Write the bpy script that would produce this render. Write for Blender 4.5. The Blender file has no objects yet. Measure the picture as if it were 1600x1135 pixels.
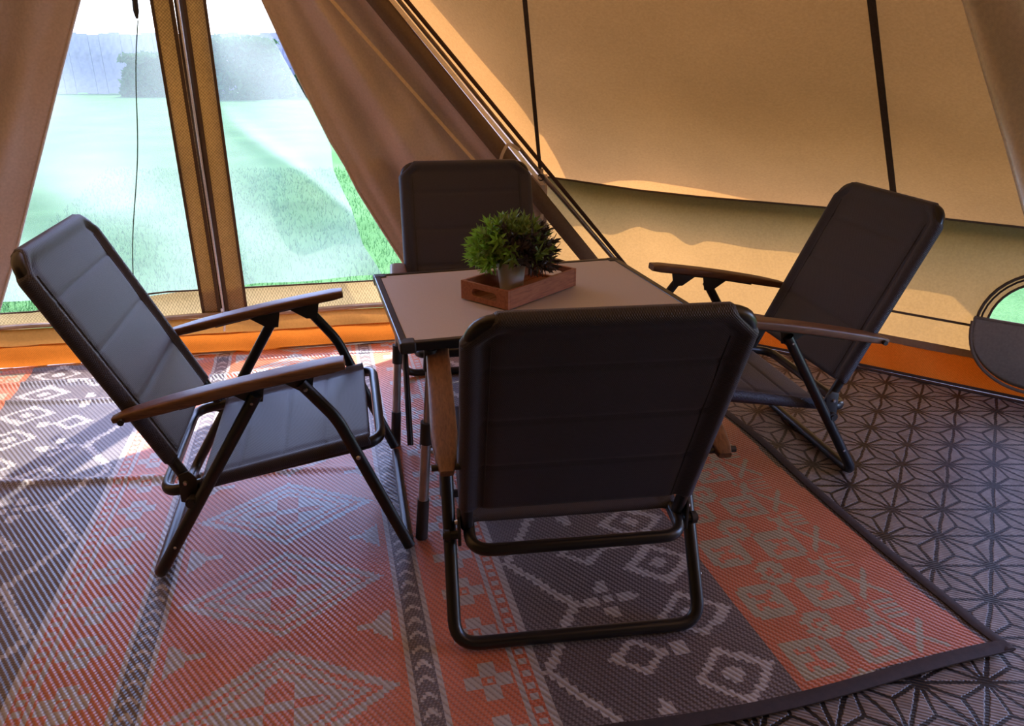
import bpy, bmesh, math, random
import numpy as np
from mathutils import Vector, Matrix
from mathutils.geometry import tessellate_polygon
random.seed(7)
R = math.radians
scn = bpy.context.scene
col = scn.collection

# ------------------------------------------------------------------ camera, sky, sun, exposure
cam = bpy.data.cameras.new('camera')
cam.sensor_width = 36.0
cam.lens = 1181.4 / 1600 * 36.0
cam.clip_start = 0.02
cam.clip_end = 300
camo = bpy.data.objects.new('camera', cam)
col.objects.link(camo)
camo.location = (0, 0, 1.2442)
camo.rotation_euler = (math.pi / 2 - 0.38852, 0, 0)
scn.camera = camo

SUN = Vector((0.11, 0.4875, 0.866)).normalized()
SUN_STRENGTH = 14.0
SKY_STRENGTH = 1.8
EXPOSURE = 0.2
world = bpy.data.worlds.new('sky')
scn.world = world
world.use_nodes = True
wn = world.node_tree
bgn = wn.nodes['Background']
sky = wn.nodes.new('ShaderNodeTexSky')
sky.sky_type = 'NISHITA'
sky.sun_disc = False
sky.sun_elevation = R(60)
sky.sun_rotation = math.atan2(SUN.x, SUN.y)
sky.air_density = 1.0
sky.dust_density = 1.5
tint = wn.nodes.new('ShaderNodeMix'); tint.data_type = 'RGBA'; tint.blend_type = 'MULTIPLY'; tint.inputs[0].default_value = 1
tint.inputs[7].default_value = (.86, .89, 1.22, 1)
wn.links.new(sky.outputs[0], tint.inputs[6]); wn.links.new(tint.outputs[2], bgn.inputs[0])
bgn.inputs[1].default_value = SKY_STRENGTH
sl = bpy.data.lights.new('sun', 'SUN')
sl.energy = SUN_STRENGTH
sl.angle = R(0.6)
sl.color = (1.0, 0.99, 0.97)
so = bpy.data.objects.new('sun', sl)
col.objects.link(so)
so.rotation_euler = SUN.to_track_quat('Z', 'Y').to_euler()
scn.view_settings.view_transform = 'Standard'
scn.view_settings.look = 'None'
scn.view_settings.exposure = EXPOSURE
scn.view_settings.gamma = 1
scn.view_settings.use_curve_mapping = False

# ------------------------------------------------------------------ helpers
def tag(o, label=None, cat=None, group=None, kind=None):
    if label: o['label'] = label
    if cat: o['category'] = cat
    if group: o['group'] = group
    if kind: o['kind'] = kind
    return o

def empty(name, loc=(0, 0, 0), rz=0.0, label=None, cat=None, group=None, kind=None):
    o = bpy.data.objects.new(name, None)
    o.empty_display_size = 0.1
    col.objects.link(o)
    o.location = loc
    o.rotation_euler = (0, 0, rz)
    return tag(o, label, cat, group, kind)

def link(name, me, m, parent=None, smooth=True):
    o = bpy.data.objects.new(name, me)
    if m is not None:
        me.materials.append(m)
    if smooth:
        me.polygons.foreach_set('use_smooth', [True] * len(me.polygons))
    col.objects.link(o)
    if parent: o.parent = parent
    return o

def mesh(name, verts, faces, m, parent=None, smooth=True):
    me = bpy.data.meshes.new(name)
    me.from_pydata([tuple(v) for v in verts], [], faces)
    me.update()
    return link(name, me, m, parent, smooth)

class MB:
    def __init__(s): s.v = []; s.f = []
    def add(s, v, f):
        n = len(s.v); s.v += [tuple(p) for p in v]; s.f += [tuple(i + n for i in q) for q in f]; return s
    def box(s, c, d, rot=None):
        c = Vector(c); M = rot or Matrix.Identity(3)
        v = [c + M @ Vector((x * d[0] / 2, y * d[1] / 2, z * d[2] / 2)) for x in (-1, 1) for y in (-1, 1) for z in (-1, 1)]
        return s.add(v, [(0, 1, 3, 2), (4, 6, 7, 5), (0, 4, 5, 1), (2, 3, 7, 6), (0, 2, 6, 4), (1, 5, 7, 3)])
    def sweep(s, pts, ra, rb=None, n=10, closed=False, hint=(0, 1, 0), square=1.0, scale=None):
        """tube of elliptical (or squarish) section along pts. ra: half size in the plane of hint x tangent, rb: along hint"""
        rb = rb or ra
        P = [Vector(p) for p in pts]; N = len(P); v = []; f = []
        H = Vector(hint).normalized()
        for i, p in enumerate(P):
            a = P[(i - 1) % N] if (closed or i > 0) else p
            b = P[(i + 1) % N] if (closed or i < N - 1) else p
            t = (b - a).normalized()
            side = H.cross(t)
            if side.length < 1e-3: side = Vector((1, 0, 0)).cross(t)
            side.normalize(); hh = t.cross(side).normalized()
            k = scale[i] if scale else 1.0
            if not isinstance(k, tuple): k = (k, k)
            for j in range(n):
                th = 2 * math.pi * (j + .5) / n
                cx, cy = math.cos(th), math.sin(th)
                e = square
                cx = math.copysign(abs(cx) ** e, cx); cy = math.copysign(abs(cy) ** e, cy)
                v.append(p + side * cx * ra * k[0] + hh * cy * rb * k[1])
        m = N if closed else N - 1
        for i in range(m):
            for j in range(n):
                a = i * n + j; b = i * n + (j + 1) % n
                c2 = ((i + 1) % N) * n + (j + 1) % n; d = ((i + 1) % N) * n + j
                f.append((a, b, c2, d))
        if not closed:
            f.append(tuple(range(n))[::-1]); f.append(tuple(range((N - 1) * n, N * n)))
        return s.add(v, f)
    def cyl(s, a, b, r, n=14, r2=None):
        a = Vector(a); b = Vector(b); t = (b - a).normalized()
        h = Vector((0, 0, 1)) if abs(t.z) < .9 else Vector((1, 0, 0))
        s1 = h.cross(t).normalized(); s2 = t.cross(s1)
        r2 = r if r2 is None else r2
        v = [p + (s1 * math.cos(2 * math.pi * j / n) + s2 * math.sin(2 * math.pi * j / n)) * q for p, q in ((a, r), (b, r2)) for j in range(n)]
        f = [(j, (j + 1) % n, n + (j + 1) % n, n + j) for j in range(n)] + [tuple(range(n))[::-1], tuple(range(n, 2 * n))]
        return s.add(v, f)
    def plate(s, outline, mfun, t0, t1):
        """extruded 2D outline, mfun(a,b,t)->point"""
        n = len(outline)
        v = [mfun(a, b, t0) for a, b in outline] + [mfun(a, b, t1) for a, b in outline]
        f = [tuple(range(n))[::-1], tuple(range(n, 2 * n))] + [(i, (i + 1) % n, n + (i + 1) % n, n + i) for i in range(n)]
        return s.add(v, f)
    def build(s, name, m, parent=None, smooth=True, bevel=0, auto=35):
        o = mesh(name, s.v, s.f, m, parent, smooth)
        bm = bmesh.new(); bm.from_mesh(o.data); bmesh.ops.recalc_face_normals(bm, faces=bm.faces)
        if bevel:
            ed = [e for e in bm.edges if len(e.link_faces) == 2 and e.calc_face_angle(0) > R(40)]
            bmesh.ops.bevel(bm, geom=ed, offset=bevel, segments=2, affect='EDGES', profile=.5)
        for e in bm.edges:
            if len(e.link_faces) == 2: e.smooth = e.calc_face_angle(0) < R(auto)
        bm.to_mesh(o.data); bm.free()
        return o

def rounded(pts, rad, seg=5, closed=False):
    """round the corners of a polyline"""
    P = [Vector(p) for p in pts]; N = len(P); out = []
    for i, p in enumerate(P):
        if not closed and i in (0, N - 1): out.append(p); continue
        a = P[i - 1]; b = P[(i + 1) % N]
        da = (a - p); db = (b - p)
        r = min(rad, da.length * .45, db.length * .45)
        q0 = p + da.normalized() * r; q1 = p + db.normalized() * r
        for k in range(seg + 1):
            t = k / seg
            out.append(q0 * (1 - t) ** 2 + p * 2 * t * (1 - t) + q1 * t * t)
    return out

def seg_pts(a, b, n):
    a = Vector(a); b = Vector(b)
    return [a.lerp(b, i / n) for i in range(n + 1)]

# ------------------------------------------------------------------ materials
def new_mat(name):
    m = bpy.data.materials.new(name); m.use_nodes = True
    nt = m.node_tree; nt.nodes.clear()
    out = nt.nodes.new('ShaderNodeOutputMaterial')
    return m, nt, out
def N(nt, t, **k):
    n = nt.nodes.new(t)
    for a, b in k.items():
        if a.startswith('i_'): n.inputs[a[2:].replace('_', ' ')].default_value = b
        else: setattr(n, a, b)
    return n
def ramp(nt, fac, stops):
    r = nt.nodes.new('ShaderNodeValToRGB')
    while len(r.color_ramp.elements) < len(stops): r.color_ramp.elements.new(.5)
    for e, (p, c) in zip(r.color_ramp.elements, stops):
        e.position = p; e.color = (*c, 1)
    nt.links.new(fac, r.inputs[0]); return r.outputs[0]
def noise(nt, scale, detail=3, vec=None, rough=.55, dist=0):
    n = N(nt, 'ShaderNodeTexNoise'); n.inputs['Scale'].default_value = scale
    n.inputs['Detail'].default_value = detail; n.inputs['Roughness'].default_value = rough
    n.inputs['Distortion'].default_value = dist
    if vec is None: vec = N(nt, 'ShaderNodeTexCoord').outputs['Object']
    nt.links.new(vec, n.inputs['Vector'])
    return n.outputs['Fac']
def math_n(nt, op, a, b=None, c=None):
    n = N(nt, 'ShaderNodeMath', operation=op)
    for i, q in enumerate((a, b, c)):
        if q is None: continue
        if isinstance(q, (int, float)): n.inputs[i].default_value = q
        else: nt.links.new(q, n.inputs[i])
    return n.outputs[0]
def bump(nt, h, strength, dist=.001, normal=None):
    b = N(nt, 'ShaderNodeBump'); b.inputs['Strength'].default_value = strength; b.inputs['Distance'].default_value = dist
    nt.links.new(h, b.inputs['Height'])
    if normal is not None: nt.links.new(normal, b.inputs['Normal'])
    return b.outputs[0]

def principled(name, color, rough=.5, metal=0, nscale=0, namp=.15, bumps=0, bscale=200, spec=.5, coat=0, sheen=0):
    m, nt, out = new_mat(name)
    p = N(nt, 'ShaderNodeBsdfPrincipled')
    nt.links.new(p.outputs[0], out.inputs[0])
    p.inputs['Roughness'].default_value = rough; p.inputs['Metallic'].default_value = metal
    p.inputs['Specular IOR Level'].default_value = spec
    p.inputs['Sheen Weight'].default_value = sheen
    f = noise(nt, nscale or 12, 4)
    lo = tuple(c * (1 - namp) for c in color); hi = tuple(min(1, c * (1 + namp)) for c in color)
    nt.links.new(ramp(nt, f, [(.3, lo), (.7, hi)]), p.inputs['Base Color'])
    if bumps:
        nt.links.new(bump(nt, noise(nt, bscale, 2), bumps), p.inputs['Normal'])
    return m

def weave_height(nt, scale, obj=True, axes=('x', 'z')):
    """plain weave: product of two sine families"""
    tc = N(nt, 'ShaderNodeTexCoord')
    sep = N(nt, 'ShaderNodeSeparateXYZ'); nt.links.new(tc.outputs['UV' if not obj else 'Object'], sep.inputs[0])
    if not obj:
        a, b = sep.outputs[0], sep.outputs[1]
    else:
        a = sep.outputs['xyz'.index(axes[0])]; b = sep.outputs['xyz'.index(axes[1])]
    sa = math_n(nt, 'SINE', math_n(nt, 'MULTIPLY', a, scale)); sb = math_n(nt, 'SINE', math_n(nt, 'MULTIPLY', b, scale))
    return math_n(nt, 'ADD', sa, sb), math_n(nt, 'MULTIPLY', sa, sb)

def canvas(name, color, tcolor, trans=.5, wscale=1900, transp=0, stain=.12, rough_b=.35):
    m, nt, out = new_mat(name)
    d = N(nt, 'ShaderNodeBsdfDiffuse'); t = N(nt, 'ShaderNodeBsdfTranslucent')
    mx = N(nt, 'ShaderNodeMixShader'); mx.inputs[0].default_value = trans
    nt.links.new(d.outputs[0], mx.inputs[1]); nt.links.new(t.outputs[0], mx.inputs[2])
    add, mul = weave_height(nt, wscale, obj=False)
    big = noise(nt, 2.2, 5); fine = noise(nt, 110, 3)
    w = math_n(nt, 'ADD', math_n(nt, 'MULTIPLY', big, .5), math_n(nt, 'ADD', math_n(nt, 'MULTIPLY', fine, .45), math_n(nt, 'MULTIPLY', mul, .20)))
    def rr(c):
        return ramp(nt, w, [(.32, tuple(q * (1 - stain * 1.8) for q in c)), (.66, tuple(min(1, q * (1 + stain)) for q in c))])
    nt.links.new(rr(color), d.inputs[0]); nt.links.new(rr(tcolor), t.inputs[0])
    bn = bump(nt, math_n(nt, 'ADD', math_n(nt, 'MULTIPLY', mul, .5), fine), rough_b, .0006)
    nt.links.new(bn, d.inputs['Normal'])
    res = mx.outputs[0]
    if transp:
        tr = N(nt, 'ShaderNodeBsdfTransparent'); m2 = N(nt, 'ShaderNodeMixShader'); m2.inputs[0].default_value = 1 - transp
        nt.links.new(tr.outputs[0], m2.inputs[1]); nt.links.new(res, m2.inputs[2]); res = m2.outputs[0]
    nt.links.new(res, out.inputs[0])
    return m

M = {}
M['roof'] = canvas('roof_canvas', (.32, .21, .105), (.64, .29, .080), .18)
M['wall'] = canvas('wall_canvas', (.22, .165, .10), (.64, .31, .085), .165)
M['valance'] = canvas('valance_canvas', (.3, .23, .14), (.3, .16, .05), .06)
M['curtain'] = canvas('curtain_canvas', (.62, .53, .49), (.36, .26, .19), .12)
M['darkhem'] = canvas('dark_hem_canvas', (.22, .165, .12), (.2, .12, .07), .3)
M['seam'] = canvas('seam_tape', (.13, .095, .07), (.1, .06, .04), .2)
M['strip'] = canvas('zip_strip_canvas', (.46, .35, .20), (.56, .37, .15), .28, wscale=500, stain=.2)
M['litstrip'] = canvas('painted_sunlight', (.86, .72, .50), (.9, .68, .36), .35)
M['mud'] = canvas('orange_groundsheet', (.62, .19, .03), (.85, .24, .025), .34, wscale=700, stain=.1)
M['mud_dim'] = canvas('orange_groundsheet_dim', (.62, .19, .03), (.80, .20, .02), .15, wscale=700, stain=.1)  # dimmer copy of the same groundsheet, light difference put into its translucency
M['mudbrown'] = canvas('shaded_groundsheet_fold', (.46, .22, .07), (.5, .20, .04), .18)  # orange groundsheet browned for the shaded, doubled upper part
M['bush'] = canvas('hedge_leaves', (.06, .11, .04), (.05, .12, .03), .3)
M['grass'] = canvas('grass_blade', (.065, .15, .05), (.06, .15, .04), .4)
M['shade'] = canvas('roof_shade_cloth', (.5, .48, .45), (.45, .43, .40), .4)
M['binding'] = principled('rug_binding', (.030, .016, .012), .75, nscale=60, namp=.3, bumps=.4, bscale=700)
M['tube'] = principled('black_tube', (.009, .008, .009), .33, nscale=30, bumps=.05, bscale=300, spec=.5)
M['chrome'] = principled('steel_rivet', (.6, .58, .55), .3, 1.0)
M['silver'] = principled('silver_tube', (.46, .43, .40), .32, .9, nscale=25, namp=.12)
M['plastic'] = principled('black_plastic', (.02, .018, .018), .5, bumps=.1)
M['ribbon'] = principled('cream_ribbon', (.55, .47, .38), .8, bumps=.2, bscale=500)
M['zipper'] = principled('zip_teeth', (.85, .86, .90), .35, .4, nscale=300, namp=.2, bumps=.3, bscale=900)
M['pot'] = principled('grey_pot', (.50, .48, .44), .45, nscale=20, namp=.05)
M['soil'] = principled('potting_soil', (.03, .02, .015), .95, nscale=150, namp=.5, bumps=.8, bscale=250)
M['cord'] = principled('green_cord', (.06, .11, .07), .8)
M['pole'] = principled('steel_pole', (.22, .17, .13), .4, .7, nscale=40, namp=.25)
M['poled'] = principled('dark_pole_sleeve', (.05, .03, .022), .85, spec=.2)
M['dirtground'] = principled('groundsheet', (.12, .11, .11), .7, nscale=8)
M['fencewood'] = principled('weathered_boards', (.30, .24, .26), .8, nscale=6, namp=.2)

def wood(name, c1, c2, scale=(2, 40, 40), rough=.5):
    m, nt, out = new_mat(name)
    p = N(nt, 'ShaderNodeBsdfPrincipled'); nt.links.new(p.outputs[0], out.inputs[0])
    tc = N(nt, 'ShaderNodeTexCoord'); mp = N(nt, 'ShaderNodeMapping'); mp.inputs['Scale'].default_value = scale
    nt.links.new(tc.outputs['Object'], mp.inputs[0])
    f = noise(nt, 3, 6, mp.outputs[0], .65, .6)
    nt.links.new(ramp(nt, f, [(.3, c1), (.5, tuple((a + b) / 2 for a, b in zip(c1, c2))), (.72, c2)]), p.inputs['Base Color'])
    p.inputs['Roughness'].default_value = rough
    nt.links.new(bump(nt, f, .25, .0006), p.inputs['Normal'])
    return m
M['arm'] = wood('armrest_wood', (.075, .032, .016), (.21, .098, .045), (5, 60, 60), .42)
M['tray'] = wood('tray_wood', (.20, .062, .028), (.40, .155, .070), (6, 50, 50), .5)

def fabric(name, c, scale=1400):
    m, nt, out = new_mat(name)
    p = N(nt, 'ShaderNodeBsdfPrincipled'); nt.links.new(p.outputs[0], out.inputs[0])
    add, mul = weave_height(nt, scale, obj=False)
    f = math_n(nt, 'ADD', math_n(nt, 'MULTIPLY', mul, .3), noise(nt, 300, 2))
    nt.links.new(ramp(nt, f, [(.2, tuple(q * .65 for q in c)), (.8, tuple(q * 1.35 for q in c))]), p.inputs['Base Color'])
    p.inputs['Roughness'].default_value = .55
    p.inputs['Specular IOR Level'].default_value = .55
    p.inputs['Sheen Weight'].default_value = .08
    p.inputs['Sheen Tint'].default_value = (.75, .8, 1.0, 1)
    p.inputs['Sheen Roughness'].default_value = .5
    nt.links.new(bump(nt, mul, .5, .0008), p.inputs['Normal'])
    return m
M['fabric'] = fabric('charcoal_mesh_fabric', (.024, .020, .032))
M['fabric_edge'] = fabric('charcoal_sleeve_fabric', (.011, .009, .010), 2000)

def leafmat(name, c, t):
    m, nt, out = new_mat(name)
    d = N(nt, 'ShaderNodeBsdfPrincipled'); d.inputs['Roughness'].default_value = .35
    tr = N(nt, 'ShaderNodeBsdfTranslucent'); mx = N(nt, 'ShaderNodeMixShader'); mx.inputs[0].default_value = .35
    f = noise(nt, 35, 2)
    nt.links.new(ramp(nt, f, [(.3, tuple(q * .6 for q in c)), (.7, tuple(q * 1.4 for q in c))]), d.inputs['Base Color'])
    tr.inputs[0].default_value = (*t, 1)
    nt.links.new(d.outputs[0], mx.inputs[1]); nt.links.new(tr.outputs[0], mx.inputs[2]); nt.links.new(mx.outputs[0], out.inputs[0])
    return m
M['leaf_lit'] = leafmat('lit_leaf', (.20, .42, .06), (.40, .68, .08))
M['leaf_dark'] = leafmat('purple_leaf', (.060, .040, .045), (.07, .06, .05))
M['leaf_mid'] = leafmat('olive_leaf', (.16, .24, .06), (.24, .36, .07))

# mesh screen: fine white netting, partly see-through
def screen_mat():
    m, nt, out = new_mat('insect_netting')
    d = N(nt, 'ShaderNodeBsdfDiffuse'); d.inputs[0].default_value = (.235, .262, .225, 1)
    t = N(nt, 'ShaderNodeBsdfTranslucent'); t.inputs[0].default_value = (.235, .262, .225, 1)
    mx = N(nt, 'ShaderNodeMixShader'); mx.inputs[0].default_value = .6
    nt.links.new(d.outputs[0], mx.inputs[1]); nt.links.new(t.outputs[0], mx.inputs[2])
    tr = N(nt, 'ShaderNodeBsdfTransparent'); m2 = N(nt, 'ShaderNodeMixShader')
    add, mul = weave_height(nt, 1500, obj=False)
    fac = math_n(nt, 'ADD', math_n(nt, 'MULTIPLY', mul, .06), .54)
    nt.links.new(fac, m2.inputs[0]); nt.links.new(tr.outputs[0], m2.inputs[1]); nt.links.new(mx.outputs[0], m2.inputs[2])
    nt.links.new(m2.outputs[0], out.inputs[0]); return m
M['screen'] = screen_mat()

def tabletop_mat():
    m, nt, out = new_mat('grey_laminate')
    p = N(nt, 'ShaderNodeBsdfPrincipled'); nt.links.new(p.outputs[0], out.inputs[0])
    f = noise(nt, 400, 2)
    nt.links.new(ramp(nt, f, [(.3, (.47, .44, .42)), (.7, (.54, .50, .48))]), p.inputs['Base Color'])
    p.inputs['Roughness'].default_value = .42
    nt.links.new(bump(nt, f, .12, .0004), p.inputs['Normal']); return m
M['laminate'] = tabletop_mat()

def lawn_mat():
    m, nt, out = new_mat('lawn_grass')
    d = N(nt, 'ShaderNodeBsdfDiffuse'); nt.links.new(d.outputs[0], out.inputs[0])
    a = noise(nt, 1.2, 4); b = noise(nt, 60, 5, rough=.8)
    f = math_n(nt, 'ADD', math_n(nt, 'MULTIPLY', a, .4), math_n(nt, 'MULTIPLY', b, .6))
    nt.links.new(ramp(nt, f, [(.3, (.030, .070, .022)), (.5, (.060, .130, .044)), (.7, (.11, .21, .075))]), d.inputs[0])
    nt.links.new(bump(nt, b, .8, .02), d.inputs['Normal']); return m
M['lawn'] = lawn_mat()

def rug_mat():
    """woven plastic rug: pattern colour stored per face, twill ribs and glints from nodes"""
    m, nt, out = new_mat('woven_plastic_rug')
    p = N(nt, 'ShaderNodeBsdfPrincipled'); nt.links.new(p.outputs[0], out.inputs[0])
    at = N(nt, 'ShaderNodeAttribute', attribute_name='pattern')
    tc = N(nt, 'ShaderNodeTexCoord'); sep = N(nt, 'ShaderNodeSeparateXYZ'); nt.links.new(tc.outputs['Object'], sep.inputs[0])
    # twill ribs, period 11 mm, leaning 30 degrees from the warp
    ribs = math_n(nt, 'ADD', math_n(nt, 'MULTIPLY', sep.outputs[0], .711), math_n(nt, 'MULTIPLY', sep.outputs[1], .703))
    cross = math_n(nt, 'SUBTRACT', math_n(nt, 'MULTIPLY', sep.outputs[1], .711), math_n(nt, 'MULTIPLY', sep.outputs[0], .703))
    rs = math_n(nt, 'SINE', math_n(nt, 'MULTIPLY', ribs, 2 * math.pi / .0125))
    st = math_n(nt, 'SINE', math_n(nt, 'MULTIPLY', cross, 2 * math.pi / .009))
    h = math_n(nt, 'ADD', rs, math_n(nt, 'MULTIPLY', st, .35))
    fl = math_n(nt, 'MULTIPLY', math_n(nt, 'ADD', rs, 1.0), .5)
    dark = N(nt, 'ShaderNodeMix', data_type='RGBA', blend_type='MULTIPLY'); dark.inputs[0].default_value = 1
    nt.links.new(at.outputs['Color'], dark.inputs[6])
    nt.links.new(ramp(nt, fl, [(0, (.62, .58, .58)), (.45, (.95, .95, .95)), (1, (1, 1, 1))]), dark.inputs[7])
    pale = N(nt, 'ShaderNodeMix', data_type='RGBA')
    nt.links.new(dark.outputs[2], pale.inputs[6]); pale.inputs[7].default_value = (.50, .44, .42, 1)
    spark = math_n(nt, 'MULTIPLY', math_n(nt, 'GREATER_THAN', math_n(nt, 'MULTIPLY', rs, st), .42), .30)  # pale flecks painted into the base colour as glints
    nt.links.new(spark, pale.inputs[0])
    hs = N(nt, 'ShaderNodeMix', data_type='RGBA', blend_type='MULTIPLY'); hs.inputs[0].default_value = 1
    nt.links.new(pale.outputs[2], hs.inputs[6])
    nt.links.new(ramp(nt, noise(nt, 14, 4), [(.25, (.8, .8, .8)), (.7, (1, 1, 1))]), hs.inputs[7])
    nt.links.new(hs.outputs[2], p.inputs['Base Color'])
    p.inputs['Roughness'].default_value = .38
    p.inputs['Specular IOR Level'].default_value = .55
    nt.links.new(bump(nt, h, .45, .0014), p.inputs['Normal'])
    return m
M['rug'] = rug_mat()

def star_rug_mat():
    """grey rug with a star lattice: triangular grid plus lines from each corner to the middle of its triangle"""
    m, nt, out = new_mat('star_lattice_rug')
    p = N(nt, 'ShaderNodeBsdfPrincipled'); nt.links.new(p.outputs[0], out.inputs[0])
    tc = N(nt, 'ShaderNodeTexCoord'); sep = N(nt, 'ShaderNodeSeparateXYZ'); nt.links.new(tc.outputs['Object'], sep.inputs[0])
    X = math_n(nt, 'SUBTRACT', sep.outputs[0], 1.184); Y = math_n(nt, 'SUBTRACT', sep.outputs[1], 1.761)
    wob = math_n(nt, 'MULTIPLY', math_n(nt, 'SUBTRACT', noise(nt, 9, 2), .5), .02)
    X = math_n(nt, 'ADD', X, wob)
    b = math_n(nt, 'DIVIDE', Y, .132)
    a = math_n(nt, 'DIVIDE', math_n(nt, 'SUBTRACT', X, math_n(nt, 'MULTIPLY', b, .080)), .1485)
    fa = math_n(nt, 'FRACT', a); fb = math_n(nt, 'FRACT', b)
    s = math_n(nt, 'ADD', fa, fb)
    up = math_n(nt, 'GREATER_THAN', s, 1.0)
    def sel(x):
        return math_n(nt, 'ADD', math_n(nt, 'MULTIPLY', math_n(nt, 'SUBTRACT', 1, up), x), math_n(nt, 'MULTIPLY', up, math_n(nt, 'SUBTRACT', 1, x)))
    u = sel(fa); v = sel(fb); w = math_n(nt, 'ABSOLUTE', math_n(nt, 'SUBTRACT', 1, s))
    mn = math_n(nt, 'MINIMUM', math_n(nt, 'MINIMUM', u, v), w)
    mxx = math_n(nt, 'MAXIMUM', math_n(nt, 'MAXIMUM', u, v), w)
    mid = math_n(nt, 'SUBTRACT', math_n(nt, 'SUBTRACT', 1, mn), mxx)
    dd = math_n(nt, 'MINIMUM', math_n(nt, 'MULTIPLY', mn, 1.0), math_n(nt, 'MULTIPLY', math_n(nt, 'SUBTRACT', mid, mn), .62))
    zig = math_n(nt, 'MULTIPLY', math_n(nt, 'SINE', math_n(nt, 'MULTIPLY', sep.outputs[0], 700)), .006)
    dd = math_n(nt, 'ADD', dd, zig)
    line = ramp(nt, dd, [(.028, (0, 0, 0)), (.046, (1, 1, 1))])
    ribs = math_n(nt, 'SINE', math_n(nt, 'MULTIPLY', math_n(nt, 'ADD', math_n(nt, 'MULTIPLY', sep.outputs[0], .35), math_n(nt, 'MULTIPLY', sep.outputs[1], .94)), 2 * math.pi / .0085))
    body = ramp(nt, math_n(nt, 'ADD', math_n(nt, 'MULTIPLY', ribs, .28), noise(nt, 25, 3)), [(.25, (.12, .095, .080)), (.8, (.30, .25, .215))])
    mx = N(nt, 'ShaderNodeMix', data_type='RGBA'); nt.links.new(line, mx.inputs[0])
    mx.inputs[6].default_value = (.010, .007, .007, 1); nt.links.new(body, mx.inputs[7])
    nt.links.new(mx.outputs[2], p.inputs['Base Color'])
    p.inputs['Roughness'].default_value = .42
    hh = math_n(nt, 'ADD', math_n(nt, 'MULTIPLY', line, 2.0), ribs)
    nt.links.new(bump(nt, hh, .6, .0014), p.inputs['Normal'])
    return m
M['starrug'] = star_rug_mat()

# ------------------------------------------------------------------ tent shell
APEX = Vector((-.17, .81, 3.0))
DTOP = Vector((-1.27, 3.17, 2.37))
D0 = Vector((-2.19, 2.98, 0)); DE = Vector((.98, .198, 0)).normalized(); DN = Vector((DE.y, -DE.x, 0))   # DN points into the tent
def dp(s, h, inn=0.0): return D0 + DE * s + Vector((0, 0, h)) + DN * inn
BASE = [(-2.78, 2.86), (.13, 3.56), (.65, 3.55), (.95, 3.40), (1.51, 3.04), (2.242, 2.517), (2.60, 1.85), (2.70, 1.05), (2.55, .2), (2.1, -.8), (1.2, -1.6), (0, -1.9), (-1.4, -1.65), (-2.5, -.8), (-3.0, .3), (-3.1, 1.6)]
EAVE = [(-2.62, 2.89, .745), (.127, 3.40, .745), (.55, 3.312, .697), (.80, 3.215, .685), (1.507, 2.959, .665), (2.16, 2.465, .665), (2.48, 1.83, .665), (2.57, 1.05, .665), (2.43, .2, .665), (2.0, -.75, .665), (1.15, -1.5, .665), (0, -1.78, .665), (-1.33, -1.55, .665), (-2.37, -.77, .665), (-2.85, .3, .665), (-2.92, 1.6, .665)]
BASE = [Vector((a, b, 0)) for a, b in BASE]; EAVE = [Vector(e) for e in EAVE]
NB = len(BASE)

def sheet(name, fn, nu, nv, m, parent=None, thick=0, uvs=None, kind=None):
    """grid sheet fn(u,v) with UVs in metres, optionally solidified into real cloth thickness"""
    me = bpy.data.meshes.new(name)
    P = [[fn(i / nu, j / nv) for j in range(nv + 1)] for i in range(nu + 1)]
    v = [p for r in P for p in r]
    f = [(i * (nv + 1) + j, (i + 1) * (nv + 1) + j, (i + 1) * (nv + 1) + j + 1, i * (nv + 1) + j + 1) for i in range(nu) for j in range(nv)]
    me.from_pydata([tuple(p) for p in v], [], f)
    U = sum((P[i + 1][0] - P[i][0]).length for i in range(nu)); V = sum((P[0][j + 1] - P[0][j]).length for j in range(nv))
    U = max(U, sum((P[i + 1][nv] - P[i][nv]).length for i in range(nu)))
    uv = me.uv_layers.new(name='UVMap')
    for poly in me.polygons:
        for li in poly.loop_indices:
            k = me.loops[li].vertex_index
            uv.data[li].uv = ((k // (nv + 1)) / nu * U, (k % (nv + 1)) / nv * V)
    me.update()
    o = link(name, me, m, parent, True)
    if thick:
        md = o.modifiers.new('cloth_thickness', 'SOLIDIFY'); md.thickness = thick; md.offset = 0
    return o

def flat_poly(name, outline, holes, mf, m, parent=None):
    """tessellated outline with holes, mf maps 2D -> 3D, uv = the 2D metres"""
    loops = [[Vector((a, b, 0)) for a, b in outline]] + [[Vector((a, b, 0)) for a, b in h] for h in holes]
    tris = tessellate_polygon(loops); pts = [p for l in loops for p in l]
    me = bpy.data.meshes.new(name)
    me.from_pydata([tuple(mf(p.x, p.y)) for p in pts], [], [tuple(t) for t in tris])
    uv = me.uv_layers.new(name='UVMap')
    for li, l in enumerate(me.loops): uv.data[li].uv = (pts[l.vertex_index].x, pts[l.vertex_index].y)
    me.update()
    bm = bmesh.new(); bm.from_mesh(me); bmesh.ops.recalc_face_normals(bm, faces=bm.faces); bm.to_mesh(me); bm.free()
    return link(name, me, m, parent, False)

def inside(x, y, poly, margin=0):
    c = False; n = len(poly); dmin = 9
    for i in range(n):
        a = poly[i]; b = poly[(i + 1) % n]
        if (a.y > y) != (b.y > y) and x < (b.x - a.x) * (y - a.y) / (b.y - a.y) + a.x: c = not c
        ex, ey = b.x - a.x, b.y - a.y
        t = max(0, min(1, ((x - a.x) * ex + (y - a.y) * ey) / (ex * ex + ey * ey)))
        dmin = min(dmin, math.hypot(x - a.x - t * ex, y - a.y - t * ey))
    return dmin if c else -dmin

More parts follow.
